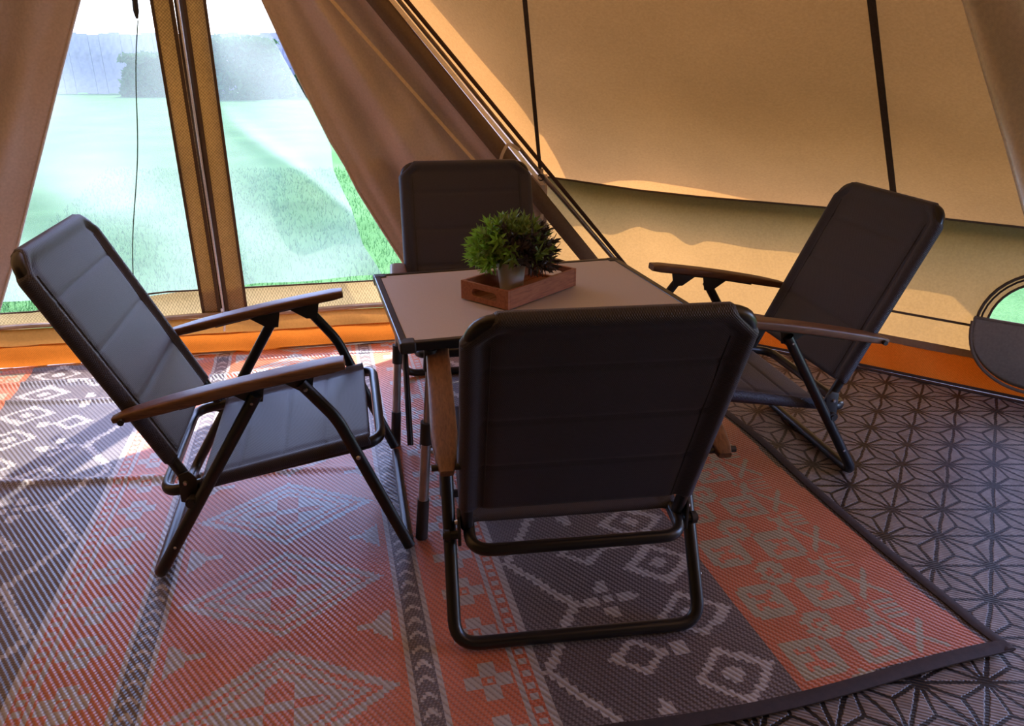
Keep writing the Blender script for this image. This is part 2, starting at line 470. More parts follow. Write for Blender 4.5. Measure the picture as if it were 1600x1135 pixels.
# lawn and floor
lw = MB().box((0, 20, -.06), (160, 140, .06)).build('lawn', M['lawn'], None, False); tag(lw, kind='structure')
fl = mesh('floor', [b + Vector((0, 0, -.008)) for b in BASE] + [b + Vector((0, 0, -.028)) for b in BASE],
          [tuple(range(NB)), tuple(range(2 * NB - 1, NB - 1, -1))] + [(i, (i + 1) % NB, NB + (i + 1) % NB, NB + i)[::-1] for i in range(NB)], M['dirtground'], None, False)
tag(fl, kind='structure')

# roof: one canvas object, each gore a panel part
roof = empty('ceiling', (0, 0, 0), kind='structure')
OPEN_SIDE = (6,)      # doorway to the right of the camera, its canvas rolled away
for i in range(NB):
    a, b = EAVE[i], EAVE[(i + 1) % NB]
    if i == 0: continue
    def fn(u, v, a=a, b=b, i=i):
        if i == 6: v = .22 + .78 * v     # the canvas over the side doorway starts above a gap
        e = a.lerp(b, u); p = e.lerp(APEX, v)
        n = (b - a).cross(APEX - a).normalized()
        sag = .035 * math.sin(math.pi * u) * math.sin(math.pi * min(1, v * 1.1)) if (b - a).length > .5 else .0
        return p - Vector((0, 0, 1)) * sag
    sheet('roof_panel', fn, 10, 14, M['roof'], roof)
sheet('roof_panel', lambda u, v: EAVE[1].lerp(DTOP, u).lerp(APEX, v), 6, 6, M['roof'], roof)
sheet('roof_panel', lambda u, v: DTOP.lerp(EAVE[0], u).lerp(APEX, v), 6, 6, M['roof'], roof)
# gore seams, double folded tape
def seam(a, b, wd, name='seam', mat='seam', parent=roof, lift=.004, n=8, t=.004):
    mb = MB(); pts = seg_pts(a, b, n)
    cen = Vector((0, 1.2, 1.2))
    mid = (Vector(a) + Vector(b)) / 2
    d = (cen - mid); d -= d.project(Vector(b) - Vector(a)); d.normalize()
    pts = [p + d * lift for p in pts]
    mb.sweep(pts, wd / 2, t / 2, n=8, hint=d, square=.5)
    return mb.build(name, M[mat], parent)
seam(EAVE[1], APEX, .016, lift=.012)
seam(EAVE[4], APEX, .024, lift=.012)
for i in (6, 8, 10, 12, 14): seam(EAVE[i], APEX, .02, lift=.012)
EN = []
for i in range(NB):
    d = EAVE[i] - APEX; d.z = 0; EN.append(d.normalized())
EN[1] = Vector((.35, .94, 0)); EN[2] = Vector((.42, .9, 0)); EN[3] = Vector((.45, .89, 0)); EN[4] = Vector((.55, .83, 0))
# eave hem and the outside valance that shades the wall
for i in range(1, NB):
    a, b = EAVE[i], EAVE[(i + 1) % NB]
    if i in OPEN_SIDE: continue
    seam(a, b, .010, 'eave_hem', n=4)
    no = Vector((b.y - a.y, -(b.x - a.x), 0)).normalized()
    if (a + no - APEX).length < (a - APEX).length: no = -no
    def fv(u, v, a=a, b=b, i=i):
        p = a.lerp(b, u); no = EN[i].lerp(EN[(i + 1) % NB], u)
        s = (u + i) * 5.1
        w = .165 + .016 * math.sin(s) + .010 * math.sin(2.3 * s + 1)
        return p + no * w * v + Vector((0, 0, -.035 * v))
    sheet('valance', fv, 16, 3, M['valance'], roof)

# walls: one object per side, the window segment has a real D-shaped hole
def wall_pt(i, u, z):
    a, b = BASE[i], BASE[(i + 1) % NB]; ea, eb = EAVE[i], EAVE[(i + 1) % NB]
    lo = a.lerp(b, u); hi = ea.lerp(eb, u); t = z / hi.z
    return lo.lerp(hi, t)
def wall_seg(i, name='wall_panel', parent=None, mat='wall', rip=0.006):
    def fn(u, v):
        p = wall_pt(i, u, v * EAVE[i].lerp(EAVE[(i + 1) % NB], u).z)
        return p + DN * rip * math.sin(u * 9 + i) * math.sin(math.pi * v) * math.sin(math.pi * u)
    return sheet(name, fn, 14, 8, M[mat], parent)
wr = empty('wall_right', (0, 0, 0), kind='structure')
for i in (1, 2, 3): wall_seg(i, parent=wr)
# window segment 4, local coordinates: along (m), height (m)
L4 = (BASE[5] - BASE[4]).length
def w4(al, h): return wall_pt(4, al / L4, h)
nin = -(Vector((BASE[5].y - BASE[4].y, -(BASE[5].x - BASE[4].x), 0)).normalized())
if (BASE[4] + nin - APEX).length > (BASE[4] - APEX).length: nin = -nin
WC = (.612, .285)
def arc(r, a0, a1, n, c=WC): return [(c[0] + r * math.cos(R(a0 + (a1 - a0) * k / n)), c[1] + r * math.sin(R(a0 + (a1 - a0) * k / n))) for k in range(n + 1)]
hole = arc(.190, 0, 180, 20)
nseg = 8
outl = [(L4 * k / nseg, 0) for k in range(nseg + 1)] + [(L4 * k / nseg, .664) for k in range(nseg, -1, -1)]
flat_poly('wall_panel', outl, [hole], w4, M['wall'], wr)
for i in (5,): wall_seg(i, parent=wr)
seam(w4(.0, .262), w4(.42, .258), .010, 'hem_line', parent=wr, lift=.004)
def onwall(pts, off): return [w4(a, h) + nin * off for a, h in pts]
win = empty('window_1', (0, 0, 0), kind='structure')
mb = MB(); mb.sweep(onwall(arc(.227, -8, 188, 22), .006), .006, .005, n=8, hint=nin); mb.build('piping', M['seam'], win)
mb = MB(); mb.sweep(onwall(arc(.213, -8, 188, 22), .007), .004, .003, n=6, hint=nin); mb.build('zipper', M['poled'], win)
mb = MB(); mb.sweep(onwall(arc(.190, -2, 182, 20) , .003), .005, .004, n=6, hint=nin); mb.build('window_frame', M['seam'], win)
scr = flat_poly('window_screen', arc(.188, 0, 180, 20), [], lambda a, h: w4(a, h) - nin * .002, None, win)
def clear_net():
    m, nt, out = new_mat('window_netting')
    d = N(nt, 'ShaderNodeBsdfDiffuse'); d.inputs[0].default_value = (.5, .55, .55, 1)
    tr = N(nt, 'ShaderNodeBsdfTransparent'); mx = N(nt, 'ShaderNodeMixShader'); mx.inputs[0].default_value = .18
    nt.links.new(tr.outputs[0], mx.inputs[1]); nt.links.new(d.outputs[0], mx.inputs[2]); nt.links.new(mx.outputs[0], out.inputs[0]); return m
scr.data.materials.append(clear_net())
M['flap'] = canvas('flap_canvas', (.25, .20, .15), (.1, .07, .05), .15)
fo = arc(.238, 180, 360, 26)
def flap_pt(a, h):
    d = (WC[1] - h); return w4(a, max(.01, h)) + nin * (.018 + .05 * math.sin(min(1, d / .2) * 1.9))
sheet('window_flap', lambda u, v: flap_pt(WC[0] + (u * 2 - 1) * .238, WC[1] - v * math.sqrt(max(0, .238 ** 2 - ((u * 2 - 1) * .238) ** 2)) + .012), 30, 12, M['flap'], win, thick=.006)
fe = [flap_pt(a, h) + nin * .004 for a, h in fo]
mb = MB(); mb.sweep(fe, .007, .004, n=6, hint=nin); mb.build('flap_edge', M['darkhem'], win)
ft = [flap_pt(WC[0] + (k / 12 * 2 - 1) * .236, WC[1] + .012) for k in range(13)]
mb = MB(); mb.sweep(ft, .007, .006, n=8, hint=nin); mb.build('flap_fold', M['darkhem'], win)
zp = w4(WC[0] - .222, WC[1] - .01) + nin * .015
mb = MB(); mb.box(zp, (.008, .006, .014)); mb.box(zp + Vector((-.002, -.004, -.018)), (.005, .004, .024)); mb.build('zip_pull', M['chrome'], win, bevel=.001)

wb = empty('wall_back', (0, 0, 0), kind='structure')
for i in range(7, 13): wall_seg(i, parent=wb)
wl = empty('wall_left', (0, 0, 0), kind='structure')
for i in range(13, NB): wall_seg(i, parent=wl)

# the groundsheet upstand (orange) round the foot of the wall
def mud(i, name, parent, z1=.13, mat='mud', z0=0.0, off=.024, wig=.013, u0=0, u1=1):
    ci = Vector((-.15, .8, 0))
    def fn(u, v):
        u = u0 + (u1 - u0) * u
        p = wall_pt(i, u, z0 + (z1 - z0) * v); inn = (ci - p); inn.z = 0; inn.normalize()
        f = math.sin(u * 23 + i * 2 + v * 3) * .5 + math.sin(u * 61 + i) * .25 * (1 - v)
        return p + inn * (off * (1 - .55 * v) + wig * f + .004)
    return sheet(name, fn, 40, 8, M[mat], parent)
br = empty('baseboard_right', (0, 0, 0), kind='structure')
for i in (1, 2, 3, 4, 5):
    mud(i, 'orange_upstand', br)
    mud(i, 'upper_hem', br, .158, 'darkhem', .128, .016, .002)
    seam(wall_pt(i, 0, .006) + Vector((-.02, -.03, 0)), wall_pt(i, 1, .006) + Vector((-.02, -.03, 0)), .012, 'floor_seam', 'poled', br, lift=.006, n=6)
bl = empty('baseboard_left', (0, 0, 0), kind='structure')
for i in range(8, NB): mud(i, 'orange_upstand', bl)

# ------------------------------------------------------------------ door side of the tent
door = empty('door_1', (0, 0, 0), kind='structure')
SL, SR_ = -.60, 2.42
def dsheet(name, fn, nu, nv, mat, thick=0): return sheet(name, fn, nu, nv, M[mat], door, thick)
# upstand: orange lower strip, fold above browned as shaded double cloth, rolled hem on top
def up(u, v, s0=SL, s1=2.36, z0=0, z1=.155, amp=.012, off=.028):
    s = s0 + (s1 - s0) * u
    f = math.sin(s * 7.3) * .5 + math.sin(s * 19 + 2 * v) * .35 + .6 * math.sin(v * 5 + s * 1.3)
    return dp(s, z0 + (z1 - z0) * v, off + amp * f * (.35 + .65 * (1 - v)))
dsheet('orange_upstand', lambda u, v: up(u, v, z0=.012, z1=.105), 90, 10, 'mud_dim')
dsheet('orange_fold', lambda u, v: up(u, v, z0=.098, z1=.175, amp=.008, off=.022), 90, 6, 'mudbrown')
M['mudpale'] = canvas('upstand_foot_tape', (.42, .34, .26), (.3, .2, .12), .2)
dsheet('foot_tape', lambda u, v: up(u, v, s0=.5, z0=0, z1=.022, amp=.010, off=.036), 60, 2, 'mudpale')
mb = MB(); mb.sweep([dp(s, .006, .055 + .010 * math.sin(s * 7.3)) + Vector((0, 0, .004 * math.sin(s * 17))) for s in np.linspace(SL, 2.3, 60)], .007, .005, n=6, hint=(0, 0, 1)); mb.build('floor_seam', M['poled'], door)
mb = MB(); mb.sweep([dp(s, .187 + .004 * math.sin(s * 9), .028) for s in np.linspace(SL, 2.3, 50)], .011, .015, n=10, hint=DN)
M['vinyl'] = principled('clear_vinyl_hem', (.36, .25, .16), .22, nscale=20, namp=.2, spec=.7)
mb.build('rolled_hem', M['vinyl'], door)
# sill canvas under the netting
dsheet('sill_panel', lambda u, v: dp(SL + (2.36 - SL) * u, .17 + (.30 - .17 + (-.055 if u < .3 else -.055 + .055 * min(1, (u - .3) / .18)) * v - 0) * v, .006 + .004 * math.sin(u * 40)), 60, 6, 'strip')
def sill_h(s): return .245 + .055 * max(0, min(1, (s - .2) / .5))
mb = MB(); mb.sweep([dp(s, sill_h(s), .012) for s in np.linspace(SL, 1.75, 40)], .004, .003, n=6, hint=DN); mb.build('sill_hem', M['seam'], door)
# netting, two leaves
def fold(s, h):
    return .050 * math.sin(2.5 * h * 3 + 6 * s) + .030 * math.sin(11 * s - 8 * h) + .012 * math.sin(17 * h + 5 * s + 1) + .035 * math.exp(-((h - .95 + .9 * (s - 1.1)) / .05) ** 2) * (1 if s > 1.04 else 0)
def net_left(u, v):
    h = .27 + (1.95 - .27) * v; s1 = .862; s0 = -.55 + .8 * v
    s = s0 + (s1 - s0) * u; k = math.sin(math.pi * u) ** .6
    return dp(s, h, -.02 - (.07 + fold(s, h)) * .8 * k)
dsheet('net_panel', net_left, 60, 80, 'screen')
RE = [(1.21, 1.435), (1.302, 1.244), (1.383, 1.06), (1.458, .877), (1.459, .772), (1.521, .607), (1.563, .435), (1.640, .30)]
def re_s(h):
    if h >= 1.435: return 1.21 - (h - 1.435) * .46
    for (s0, h0), (s1, h1) in zip(RE, RE[1:]):
        if h1 <= h <= h0: t = (h - h1) / (h0 - h1); return s1 + (s0 - s1) * t
    return 1.64
def net_right(u, v):
    h = .30 + (1.72 - .30) * v; s0 = 1.03; s1 = re_s(h); s = s0 + (s1 - s0) * u
    return dp(s, h, -.02 - (.07 + fold(s, h)) * math.sin(math.pi * u * .5) ** .6)
dsheet('net_panel', net_right, 60, 80, 'screen')
# zip strips and the zip between
def strip_quad(name, s0a, s1a, s0b, s1b, h0, h1, mat, inn=.02, wig=.003):
    return dsheet(name, lambda u, v: dp((s0a + (s1a - s0a) * u) * (1 - v) + (s0b + (s1b - s0b) * u) * v, h0 + (h1 - h0) * v, inn + wig * math.sin(u * 3 + v * 14)), 6, 40, mat, .003)
strip_quad('zip_strip', .860, .934, .853, .930, .20, 2.2, 'strip')
strip_quad('zip_strip', .956, 1.040, .974, 1.048, .20, 2.2, 'strip')
for s0, s1, w in ((.860, .853, .006), (.927, .921, .007), (.960, .978, .007), (1.040, 1.048, .006)):
    mb = MB(); mb.sweep([dp(s0 + (s1 - s0) * k / 20, .20 + 2.0 * k / 20, .026) for k in range(21)], w, .003, n=6, hint=DN, square=.6); mb.build('strip_hem', M['seam'], door)
mb = MB(); mb.sweep([dp(.944 + .006 * k / 20, .19 + 2.0 * k / 20, .022) for k in range(21)], .005, .0045, n=8, hint=DN); mb.build('zipper', M['zipper'], door)
mb = MB(); mb.sweep([dp(.944 + .006 * k / 20, .19 + 2.0 * k / 20, .014) for k in range(21)], .017, .002, n=6, hint=DN, square=.6); mb.build('zip_tape', M['seam'], door)
# zip pulls at the foot
zz = dp(.945, .200, .052)
mb = MB(); mb.box(zz, (.014, .012, .022)); mb.box(zz + Vector((0, -.004, .018)), (.010, .010, .014)); mb.build('zip_slider', M['zipper'], door, bevel=.002)
mb = MB(); mb.sweep([zz + Vector(p) for p in ((.0, -.012, -.005), (.018, -.016, .0), (.045, -.016, .008), (.062, -.014, .010))], .007, .005, n=8, hint=(0, 0, 1)); mb.build('zip_pull', M['zipper'], door)
mb = MB(); mb.sweep([zz + Vector(p) for p in ((0, -.014, -.01), (-.008, -.016, -.03), (.006, -.016, -.05), (0, -.014, -.075))], .005, .003, n=6, hint=(0, 1, 0)); mb.build('zip_pull', M['zipper'], door)
# gathered canvas curtains either side
def interp(tab, h):
    tab = sorted(tab, key=lambda q: q[1])
    if h <= tab[0][1]: (s0, h0), (s1, h1) = tab[0], tab[1]
    elif h >= tab[-1][1]: (s0, h0), (s1, h1) = tab[-2], tab[-1]
    else:
        for (s0, h0), (s1, h1) in zip(tab, tab[1:]):
            if h0 <= h <= h1: break
    return s0 + (s1 - s0) * (h - h0) / (h1 - h0)
CL = [(.622, 1.428), (.561, 1.297), (.489, 1.14), (.405, .953), (.317, .76), (.203, .507), (.085, .269)]
CR = [(1.257, 1.436), (1.354, 1.177), (1.47, .897), (1.507, .834), (1.561, .704), (1.658, .523), (1.75, .356)]
def pole_s(h): return 2.321 - (h - .775) * (2.321 - 1.756) / (1.442 - .775)
def cur_l(u, v):
    h = .20 + 1.95 * v; s1 = min(.93, interp(CL, h)); s0 = -1.0 + .9 * v
    s = s1 + (s0 - s1) * u
    f = .035 * math.sin(u * 17 + 2.0 * v) + .02 * math.sin(u * 31 - 4 * v) + .012 * math.sin(u * 9 + 19 * v)
    return dp(s, h, .05 + .22 * min(1, u * 1.5) + f * min(1, u * 6) + .02 * math.cos(min(1, u * 14) * 1.57))
def cur_r(u, v):
    h = .16 + 2.0 * v; s0 = interp(CR, h); s1 = max(s0 + .02, min(2.34, pole_s(h) - .10))
    s = s0 + (s1 - s0) * u
    f = .030 * math.sin(u * 12 + 1.0 + 1.5 * v) + .018 * math.sin(u * 23 - 5 * v) + .014 * math.exp(-((h - .72 - .45 * u) / .06) ** 2) * 1.6
    return dp(s, h, .045 + f * min(1, u * 6) + .02 * math.cos(min(1, u * 14) * 1.57))
clo = sheet('door_curtain', cur_l, 60, 50, M['curtain'], None, .004)
tag(clo, 'brown canvas door curtain gathered at the far left edge of the tent door', 'curtain', 'canvas door curtains')
cro = sheet('door_curtain', cur_r, 60, 50, M['curtain'], None, .004)
tag(cro, 'brown canvas door curtain gathered between the netting and the slanting tent pole', 'curtain', 'canvas door curtains')
for o, fn in ((clo, cur_l), (cro, cur_r)):
    mb = MB(); mb.sweep([fn(0, k / 40) for k in range(41)], .006, .006, n=8, hint=DN); mb.build('edge_hem', M['curtain'], o)
# pale strip, sunlight through the curtain seam put into its colour
def ss(h, s_, h_): return s_ - (h - h_) * .883
mb = MB()
sheet('painted_sun_line', lambda u, v: dp(ss(.62 + 1.1 * v, 2.232, .62) + (u - .5) * .018, .62 + 1.1 * v, .105), 2, 20, M['litstrip'], cro)
dsheet('backing_panel', lambda u, v: dp(pole_s(.735 + 1.2 * v) - .16 + (.25) * u, .735 + 1.2 * v, -.01), 6, 12, 'curtain')
# dark folded band beside the pole
strip_b = dsheet('folded_band', lambda u, v: dp((pole_s(.30 + 1.6 * v) - .115 - .02 * (1 - v)) + (.085) * u, .30 + 1.6 * v, .13 + .016 * math.sin(u * 3.1)), 8, 30, 'darkhem', .004)
dsheet('painted_lit_band', lambda u, v: dp(pole_s(.72 + 1.2 * v) - .036 + .022 * u, .72 + 1.2 * v, .142), 2, 20, 'litstrip')  # lit strip beside the pole, its brightness put into the colour
# corner curtain between the pole foot and the wall (behind the far chair)
dsheet('corner_flap', lambda u, v: dp(2.10 + .27 * u, .02 + .74 * v, .10 + .01 * math.sin(u * 9)), 8, 10, 'curtain', .003)

# a-frame pole
pole = empty('tent_pole', (.80, 3.42, 0), label='slim slanting steel tent pole running down behind the table', cat='pole')
def wp(parent, p): return Vector(p) - Vector(parent.location)
pf = Vector((.79, 3.40, .01)); pk = dp(2.335, .765, .13); pt = dp(pole_s(2.25), 2.25, .13)
# keep the pole on one straight line in front of the corner
mb = MB(); mb.sweep([wp(pole, p) for p in seg_pts(pk, pt, 4)], .0085, n=12); mb.build('upper_tube', M['pole'], pole)
mb = MB(); mb.sweep([wp(pole, p) for p in seg_pts(pf, pk, 4)], .0105, n=12); mb.build('lower_tube', M['pole'], pole)
off = Vector((.008, .004, .011))
mb = MB(); mb.sweep([wp(pole, p + off) for p in seg_pts(pf, pk.lerp(pt, .98), 6)], .009, .007, n=8); mb.build('sleeve', M['poled'], pole)
mb = MB()
for k in range(12):
    pass
ring = [pk + Vector((.013 * math.cos(t), -.012, .013 * math.sin(t) - .012)) for t in np.linspace(0, 2 * math.pi, 15)[:-1]]
mb.sweep([wp(pole, p) for p in ring], .003, n=6, closed=True, hint=(0, 1, 0)); mb.build('ring', M['plastic'], pole)
mb = MB(); mb.box(wp(pole, pk + Vector((.004, -.010, .012))), (.012, .01, .024)); mb.build('clip', M['ribbon'], pole, bevel=.002)

# ribbons
def ribbon(name, pts, w, label):
    o = MB(); o.sweep(pts, w / 2, .0012, n=6, hint=(0, 1, 0), square=.5)
    q = o.build(name, M['ribbon']); tag(q, label, 'ribbon'); return q
ribbon('tie_ribbon', rounded([dp(2.235, .87, .155), dp(2.185, .905, .165), dp(2.150, .84, .165), dp(2.150, .62, .16)], .05), .014, 'cream tie ribbon looped over the dark band just above the far chair')
ribbon('tie_ribbon', [dp(2.345 + .004 * math.sin(k), .735 - .036 * k, .13 + .004 * math.cos(k * 1.3)) for k in range(12)], .015, 'cream ribbon hanging from the black ring on the tent pole')
# cord with toggle in front of the left netting
cd = empty('toggle_cord', dp(.6, .34, .03), label='thin green cord with a dark toggle hanging before the left netting', cat='cord')
mb = MB(); mb.sweep([wp(cd, dp(s + .006 * math.sin(h * 9), h, .0 + .03)) for s, h in zip(np.linspace(.80, .60, 24), np.linspace(1.36, .33, 24))], .0022, n=6); mb.build('cord', M['cord'], cd)
mb = MB(); mb.sweep([wp(cd, dp(.805, 1.46, .03)), wp(cd, dp(.80, 1.44, .03)), wp(cd, dp(.797, 1.39, .03)), wp(cd, dp(.796, 1.365, .03))], .011, .006, n=10, hint=DN, scale=[.6, 1, 1, .4]); mb.build('toggle', M['plastic'], cd)

# right-hand curtain near the camera (edge of a second doorway)
M['palecurt'] = canvas('pale_curtain_canvas', (.92, .88, .80), (.85, .74, .58), .55)
CE = [(1.024, 1.9, 1.357), (1.113, 1.9, 1.194), (1.194, 1.9, 1.049), (1.284, 1.9, .879)]
def cside(u, v):
    top = Vector((.86, 1.9, 1.66)); q = [Vector(p) for p in CE] + [Vector((1.42, 1.9, .60))]
    q = [top] + q; t = v * (len(q) - 1); k = min(int(t), len(q) - 2); p = q[k].lerp(q[k + 1], t - k)
    w = .085 + .05 * v
    return p + Vector((w * u * 1.0, .035 * math.sin(u * 5.5), .05 * u))
cs = sheet('side_curtain', cside, 16, 30, M['palecurt'], None, .006)
tag(cs, 'pale beige canvas curtain edge hanging at the upper right corner', 'curtain')
dk = sheet('side_flap', lambda u, v: Vector((1.02 + .32 * u + .03 * v, 1.95, 1.40)) + Vector((.36 * v, .02 * math.sin(u * 8), -.42 * v)), 12, 12, canvas('brown_flap', (.10, .045, .035), (.05, .02, .015), .15), None, .005)
tag(dk, 'dark red-brown canvas flap behind the pale curtain at upper right', 'flap')

# ------------------------------------------------------------------ unseen cloth added outside, outlined so its shadow dims the roof
shade_pts = [(-.247, 3.329, 1.86), (-.091, 3.345, 1.686), (.055, 3.357, 1.525), (.105, 3.371, 1.463), (.184, 3.421, 1.363), (.244, 3.519, 1.263), (.304, 3.64, 1.142), (.40, 3.60, 1.13), (.445, 3.583, 1.150), (.508, 3.537, 1.172), (.622, 3.484, 1.176), (.851, 3.417, 1.157), (1.159, 3.365, 1.103), (1.585, 3.237, 1.05), (2.45, 3.15, 1.0), (3.2, 2.35, 1.0)]
SP = [Vector(p) for p in shade_pts]
TOPE = [Vector((-.75, 2.6, 2.35)).lerp(Vector((.4, .9, 3.25)), k / (len(SP) - 1)) for k in range(len(SP))]
shade = empty('added_roof_shade', (0, 4.0, 0), label='unseen pale cloth added outside to shade the tent roof', cat='added shade cloth')
sheet('roof_shade_cloth', lambda u, v: (lambda t: (lambda k: SP[k].lerp(SP[k + 1], t - k).lerp(TOPE[k].lerp(TOPE[k + 1], t - k), v))(min(int(t), len(SP) - 2)))(u * (len(SP) - 1)) - Vector((0, 4.0, 0)), 60, 10, M['shade'], shade)

tp = empty('added_rear_shade', (0, -1.0, 0), label='unseen dark green sheet added outside to darken the rear of the tent', cat='added_rear_shade')  # unseen sheet added over the rear to darken the tent behind the camera
M['rear_shade'] = canvas('rear_shade_cloth', (.05, .09, .06), (.05, .08, .06), .12)
def rear_shade(u, v):
    a = R(-185 + 165 * u); r0 = .35; r1 = 2.8
    r = r0 + (r1 - r0) * v
    return Vector((-.17 + r * math.cos(a), .81 + r * math.sin(a) + 1.0, 3.25 - (r * .86) + .04 * math.sin(u * 60) * v))
sheet('rear_shade_cloth', rear_shade, 80, 12, M['rear_shade'], tp)

# ------------------------------------------------------------------ rugs
TH = R(14)
def rug_xy(s, t): return (s * math.cos(TH) - t * math.sin(TH), s * math.sin(TH) + t * math.cos(TH))
ORANGE = (.60, .165, .070); ORANGE2 = (.55, .14, .055); SLATE = (.125, .10, .10); PALE = (.46, .42, .38); BROWN = (.04, .026, .02); BEIGE = (.38, .32, .20)
def rug_colour(s, t):
    a = abs(s + .18); q = .0
    # whole stitches
    if .545 < a < 1.37: t = round(t / .011) * .011; a = round(a / .0125) * .0125
    elif a < .25: t = round(t / .008) * .008; s = round((s + .18) / .012) * .012 - .18
    if s > 1.352 + .006 * math.sin(t * 9): return BROWN
    if t < 1.022 + .010 * math.sin(s * 6): return BROWN
    if a < .262:                                   # orange field with diamonds
        P = .365; k = math.floor((t - 1.605) / P + .5); tc = 1.605 + k * P
        x = abs(s + .18) / .245; y = abs(t - tc) / .165; r = x + y
        if r < 1:
            if .86 < r: return PALE
            if .78 < r <= .86: return ORANGE
            if .66 < r <= .78: return PALE
            if .60 < r <= .66: return ORANGE
            if .48 < r <= .60: return PALE
            if x < .10 : return ORANGE if y > .08 else PALE
            if x > .34: return ORANGE if (x + y) % .12 < .05 else PALE
            return PALE if y > .07 else ORANGE
        # small T shapes
        k = math.floor((t - 1.61) / P); tm = 1.61 + (k + .5) * P; dt = abs(t - tm)
        if .165 < a < .245:
            if a > .205 and dt < .018 + (a - .205) * .9: return PALE
            if dt < .008: return PALE
        return ORANGE
    if a < .275: return PALE
    if a < .325:
        f = (t * 1.0 + abs(a - .300) * 1.1) % .046
        return PALE if f < .013 and abs(a - .300) < .018 else SLATE
    if a < .338: return PALE
    if a < .485:                                   # crosses
        P = .148; k = round((t - 1.203) / P); dt = t - (1.203 + k * P); da = a - .43
        if abs(dt) < .014 and abs(da) < .014: return ORANGE if max(abs(dt), abs(da)) > .007 else PALE
        if abs(dt) < .019 and abs(da) < .052: return PALE
        if abs(da) < .019 and abs(dt) < .052: return PALE
        return ORANGE
    if a < .499: return PALE
    if a < .529:
        f = (t % .034)
        return PALE if (.008 < f < .026 and abs(a - .514) < .008) else ORANGE2
    if a < .543: return PALE
    if a < 1.06:                                   # slate field
        P = .195
        k = round((t - 1.486) / P); dt = abs(t - (1.486 + k * P)); da = abs(a - .945)
        r = da / .098 + dt / .085
        if .70 < r < 1.0: return PALE
        if r < .30 and (da < .012 or dt < .012): return PALE
        k = round((t - 1.389) / P); dt2 = abs(t - (1.389 + k * P))
        # rosettes / stars
        dr = abs(a - .768); ang = math.atan2(t - (1.389 + k * P), a - .768); rr = math.hypot(dr, dt2)
        if k % 2 == 0:
            if .030 < rr < .048 + .022 * math.cos(4 * ang): return PALE
            if rr < .012: return PALE
        else:
            rd = dr / .075 + dt2 / .062
            if .62 < rd < 1.0: return PALE
        # half diamond outline by the ladder
        k2 = round((t - 1.39) / .39); dz = abs(t - (1.39 + k2 * .39)); lim = .70 - dz * .62 - .02
        if abs(a - lim) < .013 and a < .70: return PALE
        if k % 2 and abs(dt2) < .02 and abs(a - .86) < .02: return PALE
        return SLATE
    # outer orange field
    P = .195
    for ac in (1.135, 1.302):
        k = round((t - 1.483) / P); dt = abs(t - (1.483 + k * P)); da = abs(a - ac)
        if da < .058 and dt < .058 and da + dt < .100:
            if .010 < da < .034 and .008 < dt < .032 and abs(da - dt) < .012: return ORANGE
            if da < .006 and dt < .03: return ORANGE
            return BEIGE
    k = round((t - 1.379) / P); dt = t - (1.379 + k * P)
    for ac, sc in ((1.215, 1.0),):
        da = a - ac; r = math.hypot(da / 1.0, dt)
        if .020 < r < .046 and not (abs(da) > .03 and abs(dt) < .008): return BEIGE
        if r < .014 and abs(da - dt) < .008: return BEIGE
    da = abs(a - 1.355); 
    if abs(dt) < .035 and da < .020 and abs(da - abs(dt) * .6) < .008: return BEIGE
    # zig border
    k = round((t - 1.389) / P); d0 = t - (1.389 + k * P)
    if 1.385 < a < 1.440 and abs(d0) < .032: return BEIGE if (d0 + .3) % .018 < .009 else ORANGE
    k = round((t - 1.4865) / P); d1 = t - (1.4865 + k * P)
    if 1.375 < a < 1.450 and abs(d1) < .055 and abs(abs(a - 1.412) - abs(d1) * .75) < .009: return BEIGE
    return ORANGE2

BASE2 = [Vector((b.x, b.y, 0)) for b in BASE]
def rug_z(x, y, s, t):
    z = .013
    def ridge(d, w, h): return h * math.exp(-(d / w) ** 2)
    # creases on the left, near the door, and a long fold under the left chair
    yy = y - (2.02 + .10 * (x + 1.5))
    if x < -.1: z += ridge(yy, .020, .011) * min(1, max(0, (-.3 - x) / .5))
    yy = y - (2.83 + .15 * (x + 1.5) + .015 * math.sin(x * 6))
    if x < -.3: z += ridge(yy, .022, .014) * min(1, max(0, (-.5 - x) / .4))
    yy = y - (2.62 + .04 * (x + 1.9) + .02 * math.sin(x * 5 + 1))
    if x < -.8: z += ridge(yy, .018, .012) * min(1, max(0, (-.9 - x) / .3))
    yy = y - (3.00 + .17 * (x + 1.5) + .01 * math.sin(x * 9))
    if x < .2: z += ridge(yy, .02, .012) * min(1, max(0, (-.4 - x) / .3))
    z += .0018 * math.sin(x * 7 + y * 3) + .0012 * math.sin(y * 13 - x * 4)
    if t < 1.10: z += .006 * (1 + math.sin(s * 5.5)) * (1.10 - t) / .1
    return z
CS = .006
s0, s1, t0, t1 = -2.10, 1.386, 1.0, 3.72
ns = int((s1 - s0) / CS); ntt = int((t1 - t0) / CS)
vid = {}; V = []; F = []; C = []
polyb = BASE2
ss_ = [s0 + i * CS for i in range(ns + 1)]; tt_ = [t0 + j * CS for j in range(ntt + 1)]
def halfplane_ok(x, y):
    # inside the door side line and the two wall lines that the rug reaches
    d = (x - D0.x) * DN.x + (y - D0.y) * DN.y
    if d < .045: return False
    if x > .0 and inside(x, y, polyb) < .05: return False
    return x > -3.0
ok = {}
